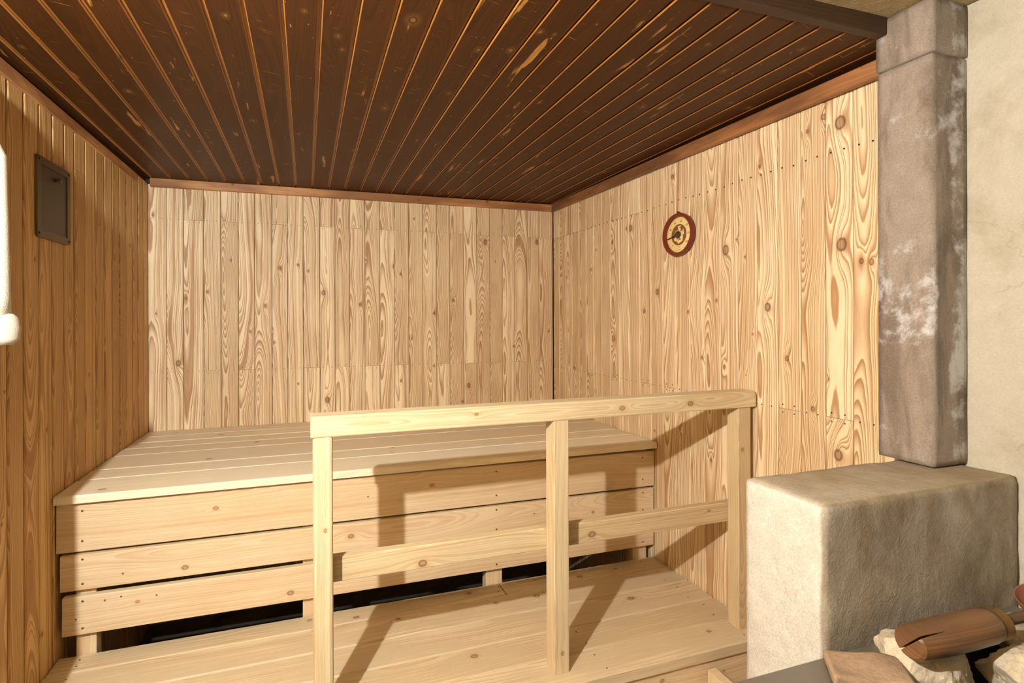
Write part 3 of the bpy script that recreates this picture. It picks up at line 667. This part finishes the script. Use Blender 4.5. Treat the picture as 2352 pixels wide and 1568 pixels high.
# ------------------------------------------------------------------ white cloth on the left wall
CLOTH, t_, b_ = new_mat('white_towelling')
co_ = t_.n('ShaderNodeTexCoord').outputs['Object']; n_ = t_.noise3(co_, 420.0, 2.0, 0.6)
t_.put(b_.inputs['Base Color'], t_.mix(n_, srgb(196, 188, 168), srgb(214, 206, 190))); b_.inputs['Roughness'].default_value = 0.95
t_.put(b_.inputs['Normal'], t_.bump(n_, 0.6, 0.002))
def lerp_tab(tab, z):
    for (a, va), (b, vb) in zip(tab[:-1], tab[1:]):
        if (a-z)*(b-z) <= 0: return va+(vb-va)*(z-a)/(b-a)
    return tab[0][1] if abs(z-tab[0][0]) < abs(z-tab[-1][0]) else tab[-1][1]
def cloth_body():
    nu, nv = 48, 60; v, f = [], []
    dep = [(0.75, .106), (1.88, .104), (1.967, .076), (2.028, .052), (2.06, .028), (2.075, .012)]
    far = [(0.75, -1.43), (1.5, -1.425), (1.9, -1.425), (2.0, -1.44), (2.05, -1.50), (2.075, -1.58)]
    near = [(0.75, -1.93), (1.5, -1.90), (1.9, -1.86), (2.0, -1.80), (2.05, -1.70), (2.075, -1.62)]
    for k in range(nv+1):
        z = 0.75+(2.075-0.75)*k/nv; d = lerp_tab(dep, z); a = lerp_tab(far, z); b = lerp_tab(near, z)
        for i in range(nu):
            u = i/(nu-1); y = b+(a-b)*u; e = (1-(2*abs(u-0.5))**4)
            xw = xl(y)+0.006; fold = 0.5+0.5*math.sin(u*19+0.6*math.sin(z*3))
            v.append((xw+(d-xw)*max(0.05, e)*(0.82+0.18*fold), y, z))
    n = len(v)
    for k in range(nv+1):
        z = 0.75+(2.075-0.75)*k/nv; a = lerp_tab(far, z); b = lerp_tab(near, z)
        for i in range(nu): y = b+(a-b)*i/(nu-1); v.append((xl(y)+0.003, y, z))
    for k in range(nv):
        for i in range(nu-1):
            q = k*nu+i; f.append((q, q+1, q+nu+1, q+nu)); f.append((n+q, n+q+nu, n+q+nu+1, n+q+1))
        q = k*nu; f.append((q, q+nu, n+q+nu, n+q)); q = k*nu+nu-1; f.append((q+nu, q, n+q, n+q+nu))
    for i in range(nu-1):
        f.append((i+1, i, n+i, n+i+1)); q = nv*nu+i; f.append((q, q+1, n+q+1, n+q))
    me = bpy.data.meshes.new('drape'); me.from_pydata(v, [], f)
    for p in me.polygons: p.use_smooth = True
    return me
def tube(name, rings, seg=18):
    """rings: (centre, rx, ry) stacked downwards; ends closed"""
    v, f = [], []
    for k, (c, rx, ry) in enumerate(rings):
        for i in range(seg):
            a = 2*math.pi*i/seg; w = 1+0.06*math.sin(3*a+k*0.5); v.append((c[0]+rx*w*math.cos(a), c[1]+ry*w*math.sin(a), c[2]))
    for k in range(len(rings)-1):
        for i in range(seg):
            j = (i+1) % seg; f.append((k*seg+j, k*seg+i, (k+1)*seg+i, (k+1)*seg+j))
    f.append(tuple(range(seg))); f.append(tuple(reversed(range((len(rings)-1)*seg, len(rings)*seg))))
    me = bpy.data.meshes.new(name); me.from_pydata(v, [], f)
    for p in me.polygons: p.use_smooth = True
    return me
cl = root('hanging_cloth', (0.02, -1.65, 0.75), 'white cloth hanging on the left wall, cut off by the left edge of the picture', 'cloth')
ob_new('drape', cloth_body(), CLOTH, Matrix.Identity(4), cl)
sl = [((0.000, -1.470, 2.045), 0.006, 0.008), ((0.010, -1.472, 2.02), 0.014, 0.018), ((0.030, -1.478, 1.975), 0.020, 0.024), ((0.052, -1.482, 1.92), 0.026, 0.028)]
for z, y in ((1.86, -1.480), (1.78, -1.474), (1.70, -1.468), (1.62, -1.463), (1.55, -1.461), (1.505, -1.462)): sl.append(((0.074, y, z), 0.030, 0.030))
ob_new('sleeve', tube('sleeve', sl), CLOTH, Matrix.Identity(4), cl)
ob_new('cuff', tube('cuff', [((0.074, -1.462, 1.512), 0.030, 0.030), ((0.075, -1.460, 1.503), 0.037, 0.040), ((0.076, -1.458, 1.48), 0.039, 0.046), ((0.076, -1.459, 1.455), 0.039, 0.044), ((0.076, -1.463, 1.442), 0.030, 0.034), ((0.076, -1.465, 1.446), 0.016, 0.016)]), CLOTH, Matrix.Identity(4), cl)

# ------------------------------------------------------------------ wall lamp beside the viewer
BULB, t_, b_ = new_mat('lamp_glow')
b_.inputs['Base Color'].default_value = (1, 0.95, 0.85, 1); b_.inputs['Emission Color'].default_value = LAMP_COLOR; b_.inputs['Emission Strength'].default_value = LAMP_STRENGTH
LM = axes(Vector((0, 1, 0)), Vector((0, 0, 1)), Vector((1, 0, 0)), (xl(LAMP_POS[1])+0.002, LAMP_POS[1], LAMP_POS[2]))
lamp = tag(ob_new('wall_lamp', None, None, LM), 'lit round wall lamp on the left wall, outside the picture beside the viewer', 'lamp')
BRASS = mat_plain('brass', srgb(122, 96, 58), 0.45, 0.8)
ob_new('wall_plate', lathe('wall_plate', [(0.045, 0), (0.045, 0.008), (0.035, 0.014), (0.012, 0.018), (0.012, 0.175), (0.016, 0.18), (0.016, 0.207)], 28), BRASS, LM, lamp)
def sphere(name, r, seg=32, rings=16):
    bm = bmesh.new(); bmesh.ops.create_uvsphere(bm, u_segments=seg, v_segments=rings, radius=r)
    me = bpy.data.meshes.new(name); bm.to_mesh(me); bm.free()
    for p in me.polygons: p.use_smooth = True
    return me
ob_new('globe', sphere('globe', LAMP_R), BULB, LAMP_POS, lamp)

# ------------------------------------------------------------------ wooden step in front of the platform
st = root('wooden_step', (1.70, -1.70, 0), 'small wooden step against the platform front, its side panel just showing by the plinth', 'step')
sp = [(-1.553, 0), (-1.80, 0), (-1.80, 0.22), (-1.68, 0.24), (-1.575, 0.375), (-1.560, 0.381), (-1.553, 0.381)]
def side_panel():
    n = len(sp); t = 0.030
    me = bpy.data.meshes.new('side_panel')
    me.from_pydata([(0, y, z) for y, z in sp]+[(t, y, z) for y, z in sp], [], [tuple(reversed(range(n))), tuple(range(n, 2*n))]+[(i, (i+1) % n, n+(i+1) % n, n+i) for i in range(n)])
    return me
sp = [(-1.553, 0.0), (-1.553, 0.381), (-1.72, 0.381), (-1.735, 0.37), (-1.74, 0.0)]
spm = side_panel()
for x in (1.945, 1.44): ob_new('side_panel', spm, FASCIA, (x, 0, 0), st)
ob_new('tread', prism('tread', board_profile(0.18, 0.022, 0.002), 0, 0.473), BENCH, top_place(1.471, -1.556, 0.20), st)

# ------------------------------------------------------------------ stove with stones
STEEL = mat_plain('grey_stove_steel', srgb(120, 116, 106), 0.45, 0.6, var=0.15, scale=14)
SOOT = mat_plain('black_stove_iron', srgb(38, 34, 30), 0.7, 0.3)
sx0, sx1, sy0, sy1, sz = 1.36, 2.13, -2.62, -2.203, 0.90
sv = root('sauna_stove', (1.745, -2.41, 0), 'grey steel sauna stove rim in front of the plinth, heaped with stones', 'stove')
def hollow(name, lo, hi, th, bottom):
    o_ = [(lo[0], lo[1]), (hi[0], lo[1]), (hi[0], hi[1]), (lo[0], hi[1])]; i_ = [(lo[0]+th, lo[1]+th), (hi[0]-th, lo[1]+th), (hi[0]-th, hi[1]-th), (lo[0]+th, hi[1]-th)]
    v = [(x, y, lo[2]) for x, y in o_]+[(x, y, hi[2]) for x, y in o_]+[(x, y, hi[2]) for x, y in i_]+[(x, y, bottom) for x, y in i_]
    f = [(3, 2, 1, 0), (12, 13, 14, 15)]
    for k in range(3):
        for i in range(4):
            j = (i+1) % 4; f.append((k*4+i, k*4+j, (k+1)*4+j, (k+1)*4+i))
    me = bpy.data.meshes.new(name); me.from_pydata(v, [], f); return me
ob_new('body', hollow('body', (sx0+0.01, sy0+0.01, 0), (sx1-0.01, sy1-0.012, sz-0.006), 0.02, 0.80), SOOT, Matrix.Identity(4), sv)
def rim_me():
    bm = bmesh.new(); o_ = (sx0, sy0, sx1, sy1); d = 0.05
    v = [bm.verts.new(p) for p in ((sx0, sy0, sz), (sx1, sy0, sz), (sx1, sy1, sz), (sx0, sy1, sz), (sx0+d, sy0+d, sz), (sx1-d, sy0+d, sz), (sx1-d, sy1-d, sz), (sx0+d, sy1-d, sz))]
    for i in range(4): j = (i+1) % 4; bm.faces.new((v[i], v[j], v[4+j], v[4+i]))
    r = bmesh.ops.extrude_face_region(bm, geom=bm.faces[:]); 
    for q in r['geom']:
        if isinstance(q, bmesh.types.BMVert): q.co.z -= 0.006
    bmesh.ops.recalc_face_normals(bm, faces=bm.faces[:])
    bmesh.ops.bevel(bm, geom=[e for e in bm.edges if e.calc_face_angle(0) > 1], offset=0.0015, segments=2, profile=0.5, affect='EDGES')
    me = bpy.data.meshes.new('rim'); bm.to_mesh(me); bm.free(); return me
ob_new('rim', rim_me(), STEEL, Matrix.Identity(4), sv)
ROCKP = mat_mineral('pale_stove_stone', srgb(186, 174, 150), srgb(128, 122, 108), srgb(212, 206, 188), bump=0.004, grain=160)
ROCKB = mat_mineral('brown_stove_stone', srgb(150, 126, 102), srgb(120, 98, 78), srgb(180, 158, 130), bump=0.003, grain=160)
ROCKG = mat_mineral('grey_stove_stone', srgb(158, 148, 126), srgb(122, 114, 98), srgb(206, 196, 170), bump=0.003, grain=160)
def rock(seed, rad, cuts, rough=0.085):
    rg = random.Random(seed); bm = bmesh.new(); bmesh.ops.create_icosphere(bm, subdivisions=5, radius=1.0)
    pl = []
    for _ in range(cuts):
        n = Vector((rg.gauss(0, 1), rg.gauss(0, 1), rg.gauss(0, 1))).normalized(); pl.append((n, rg.uniform(0.68, 0.92)))
    for v in bm.verts:
        p = v.co.copy()
        for n, d in pl:
            s = p.dot(n)-d
            if s > 0: p -= n*s
        p += p.normalized()*(noise.noise(p*2.3+Vector((seed, 0, 0)))*rough+noise.noise(p*7+Vector((0, seed, 0)))*rough*0.6+noise.noise(p*17+Vector((0, seed, 3)))*rough*0.3)
        v.co = Vector((p.x*rad[0], p.y*rad[1], p.z*rad[2]))
    me = bpy.data.meshes.new('stove_stone'); bm.to_mesh(me); bm.free()
    for p in me.polygons: p.use_smooth = True
    me.set_sharp_from_angle(angle=math.radians(28))
    return me
for seed, loc, rad, rot, mat, lab in (
    (11, (1.746, -2.262, 0.882), (0.100, 0.070, 0.080), (0.05, -0.1, 0.2), ROCKP, 'big pale stove stone under the handle of the ladle'),
    (5, (1.895, -2.35, 0.886), (0.084, 0.072, 0.062), (0.2, 0.1, 0.9), ROCKP, 'pale stove stone at the right edge, right of the dark gap'),
    (8, (1.93, -2.235, 0.912), (0.075, 0.040, 0.014), (0.0, 0.05, 0.1), ROCKP, 'thin pale stone lying on the back rim of the stove behind the ladle handle'),
    (9, (2.045, -2.268, 0.886), (0.070, 0.060, 0.034), (0.05, 0.0, 0.4), ROCKG, 'grey flat stone under the copper ladle bowl at the right edge'),
    ):
    M = Matrix.Translation(loc) @ Matrix.Rotation(rot[2], 4, 'Z') @ Matrix.Rotation(rot[1], 4, 'Y') @ Matrix.Rotation(rot[0], 4, 'X')
    tag(ob_new('stove_stone', rock(seed, rad, 16), mat, M), lab, 'stone', 'stones heaped on the stove')

def slab_stone():
    bm = bmesh.new(); me0 = rough_block('slab', (-0.060, -0.036, 0), (0.060, 0.036, 0.020), 0.003, 0.006, 0.0022, 5.5, 22.0); bm.from_mesh(me0)
    for v in bm.verts:
        v.co.x += 0.25*v.co.y; v.co.z *= 1+0.5*noise.noise(v.co*14)
        if v.co.z < 0.001: v.co.z = max(v.co.z, 0.0)
    me = bpy.data.meshes.new('stove_stone'); bm.to_mesh(me); bm.free(); bpy.data.meshes.remove(me0)
    return me
tag(ob_new('stove_stone', slab_stone(), ROCKB, Matrix.Translation((1.618, -2.264, 0.902)) @ Matrix.Rotation(-0.45, 4, 'Z')), 'flat brown slab of stone lying on the stove rim', 'stone', 'stones heaped on the stove')

# ------------------------------------------------------------------ ladle lying on the stones
HANDLE = mat_wood('old_ladle_wood', srgb(118, 82, 50), srgb(66, 46, 30), srgb(40, 26, 16), contrast=0.7, rough=0.35, grey=srgb(86, 62, 42))
COPPER = mat_plain('copper', srgb(146, 100, 80), 0.5, 0.4, var=0.15, scale=20)
a, b = Vector((1.664, -2.297, 0.968)), Vector((1.868, -2.312, 0.974))
Zd = (b-a).normalized(); Xd = Zd.cross(Vector((0, 0, 1))).normalized(); Yd = Zd.cross(Xd)
LMx = axes(Xd, Yd, Zd, a)
ld = tag(ob_new('ladle', None, None, LMx), 'sauna ladle with a thick cracked wooden handle and copper bowl lying on the stones', 'ladle')
def handle_me():
    # turned handle whose butt end has split into two halves
    me = lathe('handle', [(0.0284, 0.050), (0.0285, 0.12), (0.0275, 0.165), (0.024, 0.182), (0.016, 0.19)], 28)
    bm = bmesh.new(); bm.from_mesh(me)
    rows = [(0.0, 0.021), (0.003, 0.025), (0.012, 0.0275), (0.051, 0.0284)]
    for s, shift in ((1, 0.0), (-1, 0.004)):
        rings = []
        for z, r in rows:
            g = 0.0016*(1-z/0.052)+0.0001
            ring = []
            for i in range(15):
                a = math.radians(-90+180*i/14); px, py = r*math.cos(a), r*math.sin(a)
                px = s*max(px, g); py *= s
                ca, sa = math.cos(0.7), math.sin(0.7)
                ring.append(bm.verts.new((px*ca-py*sa, px*sa+py*ca, z+(shift if z < 0.001 else 0)*1.0)))
            rings.append(ring)
        for k in range(3):
            for i in range(15):
                j = (i+1) % 15; bm.faces.new((rings[k][j], rings[k][i], rings[k+1][i], rings[k+1][j]))
        bm.faces.new(rings[0]); bm.faces.new(list(reversed(rings[3])))
    bmesh.ops.recalc_face_normals(bm, faces=bm.faces[:])
    bm.to_mesh(me); bm.free()
    for p in me.polygons: p.use_smooth = len(p.vertices) == 4
    me.set_sharp_from_angle(angle=math.radians(35))
    return me
ob_new('handle', handle_me(), HANDLE, LMx, ld)
ob_new('ferrule', lathe('ferrule', [(0.0235, 0.180), (0.0255, 0.183), (0.0255, 0.197), (0.021, 0.203), (0.010, 0.206)], 28), BRASS, LMx, ld)
ob_new('rod', lathe('rod', [(0.0085, 0.19), (0.0085, 0.335)], 16), HANDLE, LMx, ld)
bl = lathe('bowl', [(0.0, -0.036), (0.03, -0.033), (0.05, -0.020), (0.060, 0.0), (0.063, 0.012), (0.061, 0.012), (0.058, 0.0), (0.048, -0.018), (0.029, -0.030), (0.0, -0.033)], 36, caps=False)
ob_new('bowl', bl, COPPER, Matrix.Translation((2.065, -2.305, 0.958)) @ Matrix.Rotation(math.radians(-12), 4, 'Y'), ld)
